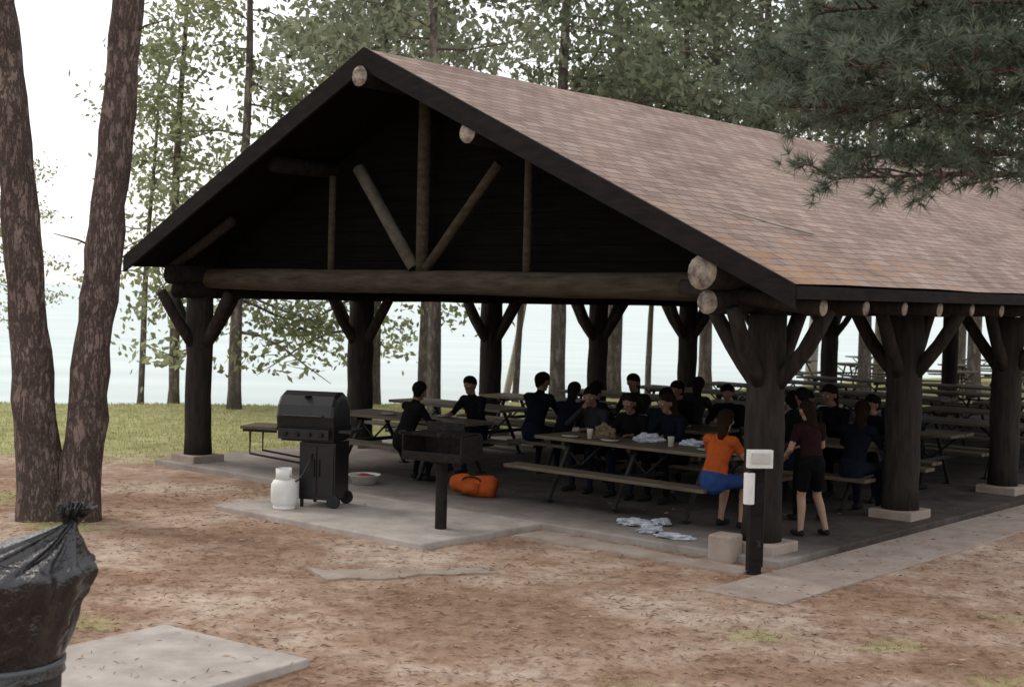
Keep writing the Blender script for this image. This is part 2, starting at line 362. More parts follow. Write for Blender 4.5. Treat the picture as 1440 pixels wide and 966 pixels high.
for i in range(NB+1):
    y=i*BAY
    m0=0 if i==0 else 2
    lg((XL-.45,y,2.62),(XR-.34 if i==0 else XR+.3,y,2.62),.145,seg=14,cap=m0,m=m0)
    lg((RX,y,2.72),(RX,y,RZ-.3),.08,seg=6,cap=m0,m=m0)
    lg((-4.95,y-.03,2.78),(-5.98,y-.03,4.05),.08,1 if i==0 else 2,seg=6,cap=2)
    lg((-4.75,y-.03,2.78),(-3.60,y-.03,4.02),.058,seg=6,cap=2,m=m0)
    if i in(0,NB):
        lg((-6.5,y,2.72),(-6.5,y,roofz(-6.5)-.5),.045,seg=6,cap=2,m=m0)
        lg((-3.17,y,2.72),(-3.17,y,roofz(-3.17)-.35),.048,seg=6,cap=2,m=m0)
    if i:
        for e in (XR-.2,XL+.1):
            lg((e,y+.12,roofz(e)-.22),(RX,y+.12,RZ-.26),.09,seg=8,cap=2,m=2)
obj('trusses',beams.mesh('truss',['logx','brace','logshade']),SH)
beams=MB()
y=-.36
while y<LEN+.8:
    x1=.80; beams.tube([(x1-1.6,y,2.62),(x1-.3,y,2.47),(x1,y,2.445)],[.08,.08,.078+R(-.01,.008)],12,0,.05,1)
    x1=-9.5; beams.tube([(x1+1.4,y,roofz(x1+1.4)-.26),(x1,y,roofz(x1)-.22)],.07,10,0,.05,0)
    y+=.87
obj('rafter_tails',beams.mesh('tails',['log','logend']),SH)
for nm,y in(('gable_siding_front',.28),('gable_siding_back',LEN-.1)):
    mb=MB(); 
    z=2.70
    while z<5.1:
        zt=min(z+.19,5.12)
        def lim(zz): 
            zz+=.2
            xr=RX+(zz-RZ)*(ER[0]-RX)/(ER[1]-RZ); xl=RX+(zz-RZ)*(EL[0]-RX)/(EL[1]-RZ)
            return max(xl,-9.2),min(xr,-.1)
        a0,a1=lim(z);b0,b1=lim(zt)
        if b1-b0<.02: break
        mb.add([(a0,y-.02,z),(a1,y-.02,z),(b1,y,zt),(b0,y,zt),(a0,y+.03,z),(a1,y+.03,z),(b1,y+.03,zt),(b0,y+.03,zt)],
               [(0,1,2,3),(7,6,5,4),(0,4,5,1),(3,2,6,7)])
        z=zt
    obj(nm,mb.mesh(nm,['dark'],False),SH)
def slope(name,xe,ze,flip):
    N=24; V=[];F=[];UV=[]
    L=math.hypot(xe-RX,ze-RZ)
    ny=40
    me=bpy.data.meshes.new(name)
    for j in range(ny+1):
        y=YF+(YB-YF)*j/ny
        for i in range(N+1):
            t=i/N; x=RX+(xe-RX)*t; z=RZ+(ze-RZ)*t
            V.append((x,y,z+.02*noise.noise(Vector((x*.6,y*.6,0))))); UV.append((y,L*t))
    for j in range(ny):
        for i in range(N):
            q=(j*(N+1)+i,j*(N+1)+i+1,(j+1)*(N+1)+i+1,(j+1)*(N+1)+i)
            F.append(q if flip else q[::-1])
    me.from_pydata(V,[],F); me.materials.append(M['shingle'])
    uv=me.uv_layers.new(name='UVMap')
    for p in me.polygons:
        for li in p.loop_indices: uv.data[li].uv=UV[me.loops[li].vertex_index]
    obj(name,me,SH)
slope('roof_shingles_right',ER[0],ER[1],True); slope('roof_shingles_left',EL[0],EL[1],False)
mb=MB()
for xe,ze in (ER,EL):
    for dz,th in((-.04,.10),):
        a=[(RX,YF+.01,RZ+dz),(xe,YF+.01,ze+dz),(xe,YB-.01,ze+dz),(RX,YB-.01,RZ+dz)]
        mb.add([*a,*[(p[0],p[1],p[2]-th) for p in a]],[(0,1,2,3),(7,6,5,4),(0,4,5,1),(2,6,7,3),(1,5,6,2)])
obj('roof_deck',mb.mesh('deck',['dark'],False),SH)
mb=MB()
for xe,ze in (ER,EL):
    for yy in(YF-.025,YB+.025):
        h=.26; s=1 if xe>RX else -1
        a=Vector((RX,yy,RZ+.012)); b_=Vector((xe+.02*s,yy,ze+.002))
        P=[]
        for yo in(-.022,.022):
            P+= [a+Vector((0,yo,0)),b_+Vector((0,yo,0)),b_+Vector((0,yo,-h*.85)),a+Vector((0,yo,-h))]
        mb.add(P,[(0,1,2,3),(7,6,5,4),(0,4,5,1),(1,5,6,2),(3,2,6,7)])
    s=1 if xe>RX else -1
    mb.box((xe+.012*s,(YF+YB)/2,ze-.075),(.03,YB-YF-.004,.12),0)
obj('fascia_boards',mb.mesh('fascia',['fascia'],False),SH)
mb=MB()
def onroof(x,y,d=.02): return Vector((x,y,roofz(x)+d))
mb.tube([onroof(-.9,.2,.03),onroof(-.5,.8,.05),onroof(-.35,1.5,.03)],[.008,.014,.016],6)
obj('fallen_branch',mb.mesh('fb',['barkpale']),mw=WM.copy())
# ------------------------------------------------------------------ tables
def table_mesh(L,gray=False):
    mb=MB()
    for i in range(5): mb.box((R(-.01,.01),-.31+i*.155,.745),(L+R(-.01,.01),.145,.042),0)
    for s in(-1,1):
        for k in(0,1): mb.box((R(-.01,.01),s*(.73+k*.145),.43),(L,.135,.042),0)
    n=2 if L<2.6 else 3
    for x in np.linspace(-L/2+.45,L/2-.45,n):
        mb.box((x,0,.70),(.05,.74,.05),1); mb.box((x,0,.385),(.05,1.75,.05),1)
        for s in(-1,1):
            mb.tube([(x,s*.22,.68),(x,s*.62,.02)],.028,8,1); mb.box((x,s*.62,-.0+.012),(.09,.12,.02),1)
        for s in (-1,1): mb.tube([(x,0,.40),(x-s*.35,0,.70)],.016,6,1)
    return mb.mesh('picnic_table',['wood','steel'],False)
TM={2.9:table_mesh(2.9),2.4:table_mesh(2.4),2.0:table_mesh(2.0),3.0:table_mesh(3.0)}
tabs=[(-2.42,1.42,2.9),(-6.55,1.6,2.4),(-4.2,3.6,3.0),(-1.2,3.6,2.0),(-7.7,3.8,2.4)]
for y in(5.9,8.1,10.3,12.5,14.7,16.9):
    for x in(-1.6,-4.6,-7.6): tabs.append((x+R(-.15,.15),y+R(-.1,.1),2.4))
for x,y,L in tabs: obj('picnic_table',TM[L],mw=LM(x,y,0,R(-.02,.02)),bevel=.004)
for X,Y,h in((10.8,41.5,.1),(11.6,38.2,-.15),(14.2,42,.25),(12.6,47,.2),(16.2,46,-.3),(8.5,42.5,.9),(17.5,44,.1)):
    obj('picnic_table',TM[2.4],mw=Matrix.Translation((X,Y,gz(X,Y)))@Matrix.Rotation(h,4,'Z'))
# ------------------------------------------------------------------ gas grill
def gas_grill():
    mb=MB(); cx=.14
    mb.box((cx,0,.42),(.44,.44,.66),0); 
    for s in(-1,1): mb.box((cx+s*.105,-.227,.42),(.195,.012,.58),0); mb.tube([(cx+s*.03,-.25,.36),(cx+s*.03,-.25,.56)],.008,8,1)
    V=[(-.30,-.24,.76),(.34,-.24,.76),(.34,.24,.76),(-.30,.24,.76),(-.35,-.28,.93),(.36,-.28,.93),(.36,.28,.93),(-.35,.28,.93)]
    mb.add(V,[(3,2,1,0),(4,5,6,7),(0,1,5,4),(1,2,6,5),(2,3,7,6),(3,0,4,7)],0)
    mb.box((0,-.30,.85),(.62,.05,.12),0)
    for k in range(4): mb.tube([(-.22+k*.147,-.325,.85),(-.22+k*.147,-.36,.85)],.026,14,1)
    prof=[(-.28,.935),(-.30,1.05),(-.27,1.18),(-.19,1.28),(-.06,1.33),(.08,1.32),(.2,1.26),(.27,1.14),(.28,.935)]
    n=len(prof); V=[]
    for x,sc in((-.36,.80),(-.35,.93),(-.32,1),(.32,1),(.35,.93),(.36,.80)):
        for p in prof: V.append((x,p[0]*sc,.935+(p[1]-.935)*sc))
    F=[]
    for i in range(5):
        for k in range(n-1): F.append((i*n+k,(i+1)*n+k,(i+1)*n+k+1,i*n+k+1))
    F.append(tuple(range(n))); F.append(tuple(5*n+k for k in range(n-1,-1,-1)))
    mb.add(V,F,0)
    mb.tube([(-.24,-.35,1.06),(.24,-.35,1.06)],.013,10,0)
    for s in(-1,1): mb.tube([(s*.22,-.28,1.06),(s*.22,-.35,1.06)],.011,8,0)
    mb.lathe([(.001,0),(.045,0),(.045,.012),(.001,.012)],14,1,(0,-.20,1.28))
    mb.box((-.60,0,.885),(.46,.44,.035),2); mb.box((.46,0,.885),(.16,.40,.035),0)
    for s in(-1,1): mb.box((-.60,s*.18,.85),(.42,.03,.03),1)
    mb.tube([(-.72,-.18,.86),(-.72,-.18,.58),(-.08,-.18,.5)],.014,6,1); mb.tube([(-.72,.18,.86),(-.72,.18,.58),(-.08,.18,.5)],.014,6,1)
    for s in(-1,1):
        mb.tube([(-.05,s*.2,.0),(-.05,s*.2,.1)],.022,8,1)
        mb.tube([(.34,s*.21-.02,.08),(.34,s*.21+.02,.08)],.08,16,0)
    return mb.mesh('gas_grill',['black','steel','wood'],False)
obj('gas_grill',gas_grill(),mw=Matrix.Translation((-2.29,16.15,-.01))@Matrix.Rotation(math.radians(-14),4,'Z'),bevel=.008)
mb=MB()
mb.lathe([(.0,.0),(.13,.0),(.13,.03),(.125,.03),(.14,.05),(.155,.09),(.158,.2),(.155,.28),(.13,.325),(.07,.35),(.03,.355),(.001,.355)],28,0)
V=[];F=[];n=18
for k in range(n+1):
    t=math.radians(-40+260*k/n+90)
    for r,z in((.105,.33),(.105,.46),(.098,.46),(.098,.33)): V.append((r*math.cos(t),r*math.sin(t),z))
for k in range(n):
    for j in range(4): F.append((k*4+j,(k+1)*4+j,(k+1)*4+(j+1)%4,k*4+(j+1)%4))
mb.add(V,F,0); mb.tube([(0,0,.35),(0,0,.43)],.02,10,1); mb.tube([(0,0,.40),(0,-.06,.40)],.012,8,1); mb.tube([(0,0,.43),(0,0,.445)],.035,12,2)
pts=[(0,-.06,.40)]+[Vector((0,-.06,.40)).lerp(Vector((.30,.1,.62)),t)+Vector((0,-.05,-.18))*math.sin(math.pi*t) for t in np.linspace(.1,1,10)]
mb.tube(pts,.009,8,2)
obj('propane_tank',mb.mesh('tank',['white','brass','black']),mw=Matrix.Translation((-2.56,15.8,-.01)))
# park pedestal grill
mb=MB()
mb.tube([(0,0,-.1),(0,0,.62)],.055,14,0); mb.box((0,0,.63),(.16,.16,.03),0)
mb.box((0,0,.66),(.62,.44,.02),0)
for s in(-1,1): mb.box((s*.305,0,.775),(.015,.44,.22),0)
mb.box((0,.215,.775),(.60,.015,.22),0); mb.box((0,-.215,.70),(.60,.015,.07),0)
for k in range(15): mb.tube([(-.28+k*.04,-.23,.90),(-.28+k*.04,.21,.90)],.007,6,0)
for yy in(-.2,.18): mb.tube([(-.31,yy,.89),(.31,yy,.89)],.009,6,0)
for s in(-1,1):
    mb.tube([(s*.2,-.23,.90),(s*.2,-.38,.93),(s*.2,-.42,.93)],.01,6,0); mb.tube([(s*.2,-.36,.93),(s*.2,-.46,.93)],.02,8,0)
mb.box((-.1,.25,.94),(.4,.02,.08),0)
obj('pedestal_grill',mb.mesh('pg',['iron','steel'],False),mw=LM(-3.03,-1.48,0,.25)@Matrix.Diagonal((1.15,1.1,1.12,1)),bevel=.004)
# utility post
mb=MB()
mb.box((0,0,.52),(.12,.12,1.2),0); mb.box((0,-.10,1.08),(.24,.07,.17),1); mb.box((0,-.142,1.09),(.18,.012,.10),3)
mb.tube([(-.10,-.12,.95),(-.10,-.12,.66)],.052,18,1); mb.tube([(-.10,-.12,.98),(-.10,-.12,.62)],.012,8,2); mb.box((-.05,-.09,.985),(.14,.08,.015),2)
mb.tube([(.075,-.02,1.0),(.075,-.02,.05)],.012,8,2)
mb.tube([(0,-.08,.30),(0,-.15,.31),(0,-.16,.26)],.014,8,2)
obj('utility_post',mb.mesh('up',['fascia','white','steel','paper','conc'],False),mw=Matrix.Translation((2.33,13.02,-.06))@Matrix.Rotation(.12,4,'Z'),bevel=.005)
mb=MB(); mb.box((0,0,.03),(.26,.26,.32),0); obj('concrete_block',mb.mesh('cb',['conc_old'],False),mw=LM(-.16,-.42,0,.1),bevel=.02)
# ------------------------------------------------------------------ trash can with bag
mb=MB()
mb.lathe([(.30,0),(.335,.02),(.335,.15),(.345,.16),(.335,.17),(.34,.50)],36,0)
prof=[(.36,.40,0),(.352,.44,0),(.347,.47,0),(.352,.49,0),(.37,.54,0),(.40,.62,0),(.43,.70,.0),(.455,.78,.0),(.48,.86,.01),(.50,.93,.02),(.505,.97,.02),(.48,1.0,.03),(.42,1.02,.06),(.34,1.05,.12),(.25,1.09,.20),(.16,1.14,.28),(.08,1.19,.345),(.035,1.23,.39),(.05,1.26,.40),(.09,1.30,.42),(.10,1.33,.43)]
n=128;V=[];F=[]
pz=np.array([p[1] for p in prof]); pr=np.array([p[0] for p in prof]); pcx=np.array([p[2] for p in prof]); ss=np.linspace(0,len(prof)-1,60)
ii=np.arange(len(prof)); prof=[(np.interp(s,ii,pr),np.interp(s,ii,pz),np.interp(s,ii,pcx)) for s in ss]
for i,(r,z,cx) in enumerate(prof):
    for k in range(n):
        t=2*math.pi*k/n
        up=max(0,min(1,(z-.9)/.3)); lo=max(0,min(1,(z-.47)/.15))
        q=Vector((math.cos(t)*4,math.sin(t)*4,z*(3-1.5*up)))
        cr=abs(noise.noise(q*1.7+Vector((0,0,z*2))))
        f=1+(.05*lo+.10*up)*noise.noise(q)-.09*lo*cr+(.02+.12*up)*lo*math.sin(13*t+3*noise.noise(Vector((math.cos(t),math.sin(t),z))))
        dz=.03*lo*noise.noise(Vector((math.cos(t)*3,math.sin(t)*3,z*6+9)))
        V.append((cx+r*f*math.cos(t),r*f*math.sin(t),z+dz))
for i in range(len(prof)-1):
    for k in range(n): F.append((i*n+k,i*n+(k+1)%n,(i+1)*n+(k+1)%n,(i+1)*n+k))
mb.add(V,F,1)
mb.lathe([(.352,.445),(.362,.45),(.362,.475),(.352,.48)],36,2)
obj('trash_can',mb.mesh('tc',['drum','bagblack','band']),mw=Matrix.Translation((-2.80,7.6,-.05))@Matrix.Rotation(.0,4,'Z'))
# ------------------------------------------------------------------ people
M['skin']=mat('skin',(.13,.072,.052),(.18,.10,.073),10,.6,0,spec=.15)  # darkened skin tone: the dimness under the roof is in the colour
M['eye']=mat('eye_white',(.35,.35,.35),(.4,.4,.4),5,.3,0); M['iris']=mat('iris',(.02,.015,.01),(.02,.015,.01),5,.3,0)
M['lip']=mat('lip',(.10,.038,.034),(.10,.038,.034),5,.5,0)
def fab(k,c): M[k]=mat('fabric_'+k,c,tuple(x*.6 for x in c),9,.95,.3,spec=.05)
for k,c in dict(navy=(.007,.008,.014),black=(.006,.006,.007),grey=(.022,.022,.025),maroon=(.022,.009,.010),denim=(.010,.013,.022),olive=(.016,.016,.010),teal=(.009,.015,.018),hair1=(.008,.006,.005),hair2=(.018,.011,.007),hair3=(.012,.009,.007),shoe=(.02,.02,.02),tan=(.09,.07,.05)).items(): fab(k,c)
def capsule(mb,p1,p2,r1,r2,fx=1,fy=1,n=14):
    p1=Vector(p1);p2=Vector(p2);d=p2-p1
    if d.length<1e-5: d=Vector((0,0,1))
    d.normalize()
    ref=Vector((1,0,0)) if abs(d.x)<.85 else Vector((0,1,0))
    a=(ref-d*ref.dot(d)).normalized(); b_=d.cross(a)
    rings=[]
    for q in(-88,-60,-30,0): 
        t=math.radians(q); rings.append((p1+d*r1*math.sin(t),r1*math.cos(t)))
    for q in(0,30,60,88):
        t=math.radians(q); rings.append((p2+d*r2*math.sin(t),r2*math.cos(t)))
    V=[];F=[]
    for c,r in rings:
        for k in range(n):
            t=2*math.pi*k/n; V.append(c+a*math.cos(t)*r*fx+b_*math.sin(t)*r*fy)
    for i in range(len(rings)-1):
        for k in range(n): F.append((i*n+k,i*n+(k+1)%n,(i+1)*n+(k+1)%n,(i+1)*n+k))
    F.append(tuple(range(n-1,-1,-1))); F.append(tuple((len(rings)-1)*n+k for k in range(n)))
    mb.add(V,F,0)
def person(mw,pose='sit',shirt='navy',pants='denim',hair='hair1',scale=1,longhair=False,bareleg=False,lean=.05,turn=0,tilt=-.2,arms=0,longsl=False,skin='skin'):
    S=[]
    A=lambda p1,p2,r1,r2,lab,fx=1,fy=1: S.append((Vector(p1),Vector(p2),r1,r2,fx,fy,lab))
    leg='skin' if bareleg else pants; arm=shirt if longsl else 'skin'
    if pose=='sit':
        pel=Vector((0,0,.57)); ch=Vector((0,.05+lean,.90)); nk=Vector((0,.07+lean*1.4,1.06)); hd=Vector((0,.10+lean*1.7,1.215))
        hips=[Vector((s*.09,.03,.555)) for s in(-1,1)]; kn=[Vector((s*(.13+R(0,.04)),.44,.53)) for s in(-1,1)]
        an=[Vector((s*.14,.40+R(-.08,.06),.09)) for s in(-1,1)]
        sh=[Vector((s*.175,.05+lean*1.2,1.0)) for s in(-1,1)]
        el=[Vector((s*(.25+R(-.02,.02)),.20+lean,.80+R(-.02,.03))) for s in(-1,1)]
        wr=[Vector((s*(.12+R(-.04,.04)),.42+R(-.02,.03),.815)) for s in(-1,1)]
        if arms==1: wr[1]=Vector((.05,.22+lean,1.08)); el[1]=Vector((.24,.30+lean,.86))
        if arms==2: el[0]=Vector((-.27,.08+lean,.74)); wr[0]=Vector((-.16,.30,.66))
    else:
        pel=Vector((0,0,.94)); ch=Vector((0,.02+lean,1.26)); nk=Vector((0,.03+lean*1.3,1.43)); hd=Vector((0,.06+lean*1.7,1.585))
        hips=[Vector((s*.09,0,.92)) for s in(-1,1)]; kn=[Vector((-.12,.05,.50)),Vector((.14,.08,.50))]; an=[Vector((-.16,-.02,.09)),Vector((.19,-.06,.09))]
        sh=[Vector((s*.175,.02+lean*1.1,1.37)) for s in(-1,1)]
        el=[Vector((-.25,.06+lean,1.10)),Vector((.25,.10+lean,1.12))]; wr=[Vector((-.22,.28,.99)),Vector((.10,.34,1.10))]
    A(pel,(pel+ch)/2,.125,.118,shirt,1.28,.9)
    A(pel+Vector((0,0,-.05)),pel+Vector((0,0,.02)),.125,.125,pants,1.32,.95)
    A((pel+ch)/2,ch,.118,.135,shirt,1.2,.85); A(ch,(ch+nk)/2+Vector((0,0,.02)),.13,.09,shirt,1.35,.85)
    A(sh[0],sh[1],.066,.066,shirt); A(nk+Vector((0,0,-.05)),nk+Vector((0,.01,.07)),.056,.052,'skin')
    A(nk+Vector((0,-.01,-.05)),nk+Vector((0,0,-.015)),.075,.064,shirt)
    for i,s in enumerate((-1,1)):
        A(hips[i],kn[i],.092,.064,pants)
        if bareleg: 
            S.pop(); m_=hips[i].lerp(kn[i],.72); A(hips[i],m_,.096,.080,pants); A(m_,kn[i],.062,.056,'skin')
        mid=kn[i].lerp(an[i],.32)+Vector((0,-.015,0))
        A(kn[i],mid,.058,.055,leg); A(mid,an[i],.055,.036,leg)
        A(an[i]+Vector((0,-.03,-.045)),an[i]+Vector((s*.02,.15,-.055)),.04,.034,'shoe',1.1,.9)
        m_=sh[i].lerp(el[i],.55); A(sh[i],m_,.058,.052,shirt); A(m_,el[i],.044,.040,arm); A(el[i],wr[i],.042,.028,arm)
        d=(wr[i]-el[i]).normalized(); d=(d+Vector((0,.3,-.15))).normalized(); side=d.cross(Vector((0,0,1))).normalized(); dn=Vector((0,0,-1))
        pe=wr[i]+d*.075; A(wr[i],pe,.022,.026,'skin',1.5,.7)
        for k,l in enumerate((.062,.074,.070,.055)):
            b0=pe+side*((k-1.5)*.023); b1=b0+(d+side*(k-1.5)*.12).normalized()*l*.55; b2=b1+(d+dn*.9).normalized()*l*.5
            A(b0,b1,.0095,.009,'skin'); A(b1,b2,.009,.008,'skin')
        th=-s
        b0=wr[i]+d*.02+side*(.025*th*1); b1=b0+(d+side*th*1.0).normalized()*.045; A(b0,b1,.012,.0105,'skin'); A(b1,b1+(d+side*th*.3).normalized()*.03,.0105,.009,'skin')
    HR=Matrix.Rotation(turn,3,'Z')@Matrix.Rotation(tilt,3,'X')
    H=lambda x,y,z: hd+HR@Vector((x,y,z))
    A(H(0,-.012,.02),H(0,.012,.015),.092,.086,'skin',.92,1)
    A(H(0,.02,-.02),H(0,.042,-.085),.070,.042,'skin',.95,1)
    A(H(0,.088,.0),H(0,.112,-.03),.010,.015,'skin'); A(H(-.035,.078,.025),H(.035,.078,.025),.013,.013,'skin')
    for s in(-1,1): A(H(s*.085,.0,-.0),H(s*.088,-.008,-.035),.016,.011,'skin',.6,1.2)
    A(H(0,-.030,.03),H(0,-.005,.045),.098,.094,hair); A(H(0,-.05,0),H(0,-.05,-.05),.075,.055,hair)
    if longhair: A(H(0,-.06,-.02),H(0,-.085,-.19),.078,.055,hair,1.15,.6)
    mb=MB()
    for p1,p2,r1,r2,fx,fy,l in S: capsule(mb,p1,p2,r1,r2,fx,fy)
    tm=mb.mesh('tmp',[]); to=bpy.data.objects.new('tmp',tm); COL.objects.link(to)
    rm=to.modifiers.new('r','REMESH'); rm.mode='VOXEL'; rm.voxel_size=.0105
    sm=to.modifiers.new('s','SMOOTH'); sm.iterations=2; sm.factor=.5
    dg=bpy.context.evaluated_depsgraph_get(); ev=to.evaluated_get(dg); em=bpy.data.meshes.new_from_object(ev)
    nv=len(em.vertices); co=np.empty(nv*3); em.vertices.foreach_get('co',co); co=co.reshape(-1,3)
    fs=[tuple(p.vertices) for p in em.polygons]
    cen=np.array([co[list(f)].mean(0) for f in fs])
    best=np.full(len(fs),9e9); lab=np.zeros(len(fs),int); labs=[]
    for p1,p2,r1,r2,fx,fy,l in S:
        if l not in labs: labs.append(l)
        a=np.array(p1);b_=np.array(p2);d=b_-a; L2=max(d@d,1e-9); t=np.clip(((cen-a)@d)/L2,0,1)
        dist=np.linalg.norm(cen-(a+t[:,None]*d),axis=1)/((r1+(r2-r1)*t)*max(fx*.92,fy))
        w=dist<best; best[w]=dist[w]; lab[w]=labs.index(l)
    for i in range(nv):
        c=co[i]; q=noise.noise(Vector((c[0]*14,c[1]*14,c[2]*9)))*.006
        co[i][1]+=q; co[i][0]+=q*.6
    out=MB(); out.v=[tuple(c) for c in co]; out.f=fs; out.m=lab.tolist()
    mats=list(labs); 
    for nm in('eye','iris','lip'): mats.append(nm)
    e=len(labs)
    for s in(-1,1):
        out.sphere(H(s*.032,.083,.004),.0125,e,10); out.sphere(H(s*.032,.092,.004),.006,e+1,8)
    out.sphere(H(0,.089,-.062),.02,e+2,10,(1.1,.35,.3))
    mats=[skin if k=='skin' else k for k in mats]
    me=out.mesh('person',mats)
    bpy.data.objects.remove(to); bpy.data.meshes.remove(tm); bpy.data.meshes.remove(em)
    return obj('person',me,mw=mw@Matrix.Scale(scale,4))
PI=math.pi
M['skinlit']=mat('skin_lit',(.24,.14,.10),(.31,.19,.135),10,.6,0)  # lit copy of the skin for the figures at the open edge
person(LM(-.98,.62,0,-.1),'sit','orange','blue','hair2',.97,True,True,.06,.3,arms=0,skin='skinlit')
person(LM(-6.0,2.38,0,PI),'sit','black','denim','hair1',1,False,False,.06,.2,longsl=True)
person(LM(-5.35,2.8,0,.1),'sit','navy','denim','hair1',1.05,False,False,.07,-.5,longsl=True)
person(LM(-4.85,2.8,0,-.1),'sit','navy','black','hair3',.97,True,False,.1,.3,longsl=True)
person(LM(-4.38,2.8),'sit','black','denim','hair1',1,False,False,.05,0,arms=2,longsl=True)
person(LM(-3.72,2.22,0,PI),'sit','grey','denim','hair1',1.0,False,False,.08,.5,arms=1,longsl=True)
person(LM(-2.5,2.22,0,PI-.15),'sit','navy','black','hair2',1.0,True,False,.08,-.3,longsl=True)
person(LM(-4.65,4.4,0,PI),'sit','olive','denim','hair3',1.04,True,False,.05,.2,longsl=True)
person(LM(-3.1,4.4,0,PI+.2),'sit','black','denim','hair1',1,False,False,.05,.4,longsl=True)
person(LM(-3.3,2.8),'sit','teal','black','hair1',.98,False,False,.12,-.2,arms=1,longsl=True)
person(LM(-1.85,4.4,0,PI),'sit','maroon','black','hair1',1,False,False,.05,.2)
person(LM(-1.42,4.42,0,PI-.2),'sit','navy','black','hair3',1.07,True,False,.1,.1,longsl=True)
person(LM(-.92,4.4,0,PI+.1),'sit','black','denim','hair1',1.0,False,False,.07,-.4,longsl=True)
person(LM(-.45,2.8),'sit','navy','denim','hair2',1,True,False,.07,.4,longsl=True)
person(LM(-.08,1.15,0,1.1),'stand','maroon','black','hair2',.84,True,True,.06,.2,skin='skinlit')
person(LM(-.62,2.05,0,.9),'stand','black','black','hair1',.88,False,False,.12,.2,longsl=True)
person(LM(-5.85,.72,0,-.2),'sit','black','black','hair1',.98,False,False,.1,.3,longsl=True)
person(LM(-3.85,4.42,0,PI),'sit','black','black','hair1',1.0,False,False,.1,-.3,longsl=True)
person(LM(-3.1,2.2,0,PI+.1),'sit','black','denim','hair3',.97,True,False,.1,.1,longsl=True)
person(LM(-1.35,2.8,0,.15),'sit','black','denim','hair1',1.04,False,False,.08,.5,longsl=True)
person(LM(-1.0,5.08,0,0),'sit','navy','black','hair1',1.05,False,False,.05,.3,longsl=True)
person(LM(-4.2,5.08,0,.1),'sit','grey','black','hair2',1.0,True,False,.05,.3,longsl=True)
# ------------------------------------------------------------------ stuff
def bag(name,mw,mk,r,sc,seed):
    mb=MB(); n=36; h=18;V=[];F=[]
    for i in range(h+1):
        a=math.pi*i/h
        for k in range(n):
            t=2*PI*k/n; q=Vector((math.sin(a)*math.cos(t),math.sin(a)*math.sin(t),math.cos(a)))
            f=1+.55*noise.noise(q*1.8+Vector((seed,0,0)))+.4*abs(noise.noise(q*4+Vector((0,seed,0))))
            p=Vector((q.x*sc[0],q.y*sc[1],max(q.z*sc[2],-sc[2]*.6)))*r*f; p.z+=sc[2]*r*.6; p.z=max(p.z,0); V.append(p)
    for i in range(h):
        for k in range(n): F.append((i*n+k,(i+1)*n+k,(i+1)*n+(k+1)%n,i*n+(k+1)%n))
    mb.add(V,F); 
    return obj(name,mb.mesh(name,[mk],False),mw=mw)
bag('plastic_bag',LM(-1.75,.25,.005,.3),'bagw',.11,(1.6,1,.35),1)
bag('plastic_bag',LM(-1.35,.0,.005,1.3),'bagw',.10,(1.3,.8,.4),4)
bag('plastic_bag',LM(-.95,-.12,.005,.2),'bagw',.10,(1.9,.7,.3),9)
bag('plastic_bag',LM(-1.55,.5,.005,2.2),'bagw',.09,(1.3,1,.4),29)
bag('plastic_bag',LM(-2.5,1.55,.77,.5),'bagw',.11,(1.4,1,.5),12)
bag('plastic_bag',LM(-3.05,1.4,.77,.9),'brownbag',.11,(1.1,1,.9),15)
bag('plastic_bag',LM(-1.9,1.6,.77,.1),'bagw',.09,(1.3,1,.5),19)
bag('plastic_bag',LM(-3.9,3.6,.77,.1),'bagw',.12,(1.3,1,.6),22)
# orange duffel bag on the floor
mb=MB()
pts=[(-.28+.056*i,0,.13+.01*math.sin(i)) for i in range(11)]; mb.tube(pts,[.10,.12,.125,.13,.12,.125,.13,.13,.125,.12,.10],24,0,.35)
for s in(-1,1):
    mb.tube([Vector((.12*math.cos(t),s*.10,.20+.05*math.sin(t))) for t in np.linspace(0,PI,10)],.010,6,1)
mb.box((0,-.115,.11),(.20,.05,.12),0)
obj('duffel_bag',mb.mesh('db',['orange','fascia']),mw=LM(-4.35,.5,.0,.35))
for x,y in((-3.4,1.2),(-2.8,1.2),(-1.5,1.3),(-5.0,3.5),(-4.4,3.8),(-3.3,3.5),(-1.3,3.5),(-6.2,1.9),(-6.9,1.5)):
    mb=MB(); mb.lathe([(.001,0),(.07,0),(.115,.018),(.117,.021),(.068,.006),(.001,.006)],20,0); obj('paper_plate',mb.mesh('pp',['paper']),mw=LM(x,y,.769))
for x,y in((-3.15,1.25),(-2.0,1.3),(-4.7,3.7),(-3.6,3.7),(-6.5,1.7)):
    mb=MB(); mb.lathe([(.001,.0),(.028,0),(.040,.115),(.043,.118),(.037,.115),(.026,.006),(.001,.006)],16,0); obj('cup',mb.mesh('cup',['paper']),mw=LM(x,y,.769))
mb=MB(); mb.lathe([(.001,0),(.15,0),(.20,.11),(.215,.115),(.215,.122),(.195,.118),(.145,.01),(.001,.01)],26,0)
mb.sphere((0,0,.07),.12,1,14,(1.2,1,.5),.5,3)
obj('dish_basin',mb.mesh('basin',['paper','red']),mw=LM(-6.0,.2,.005))
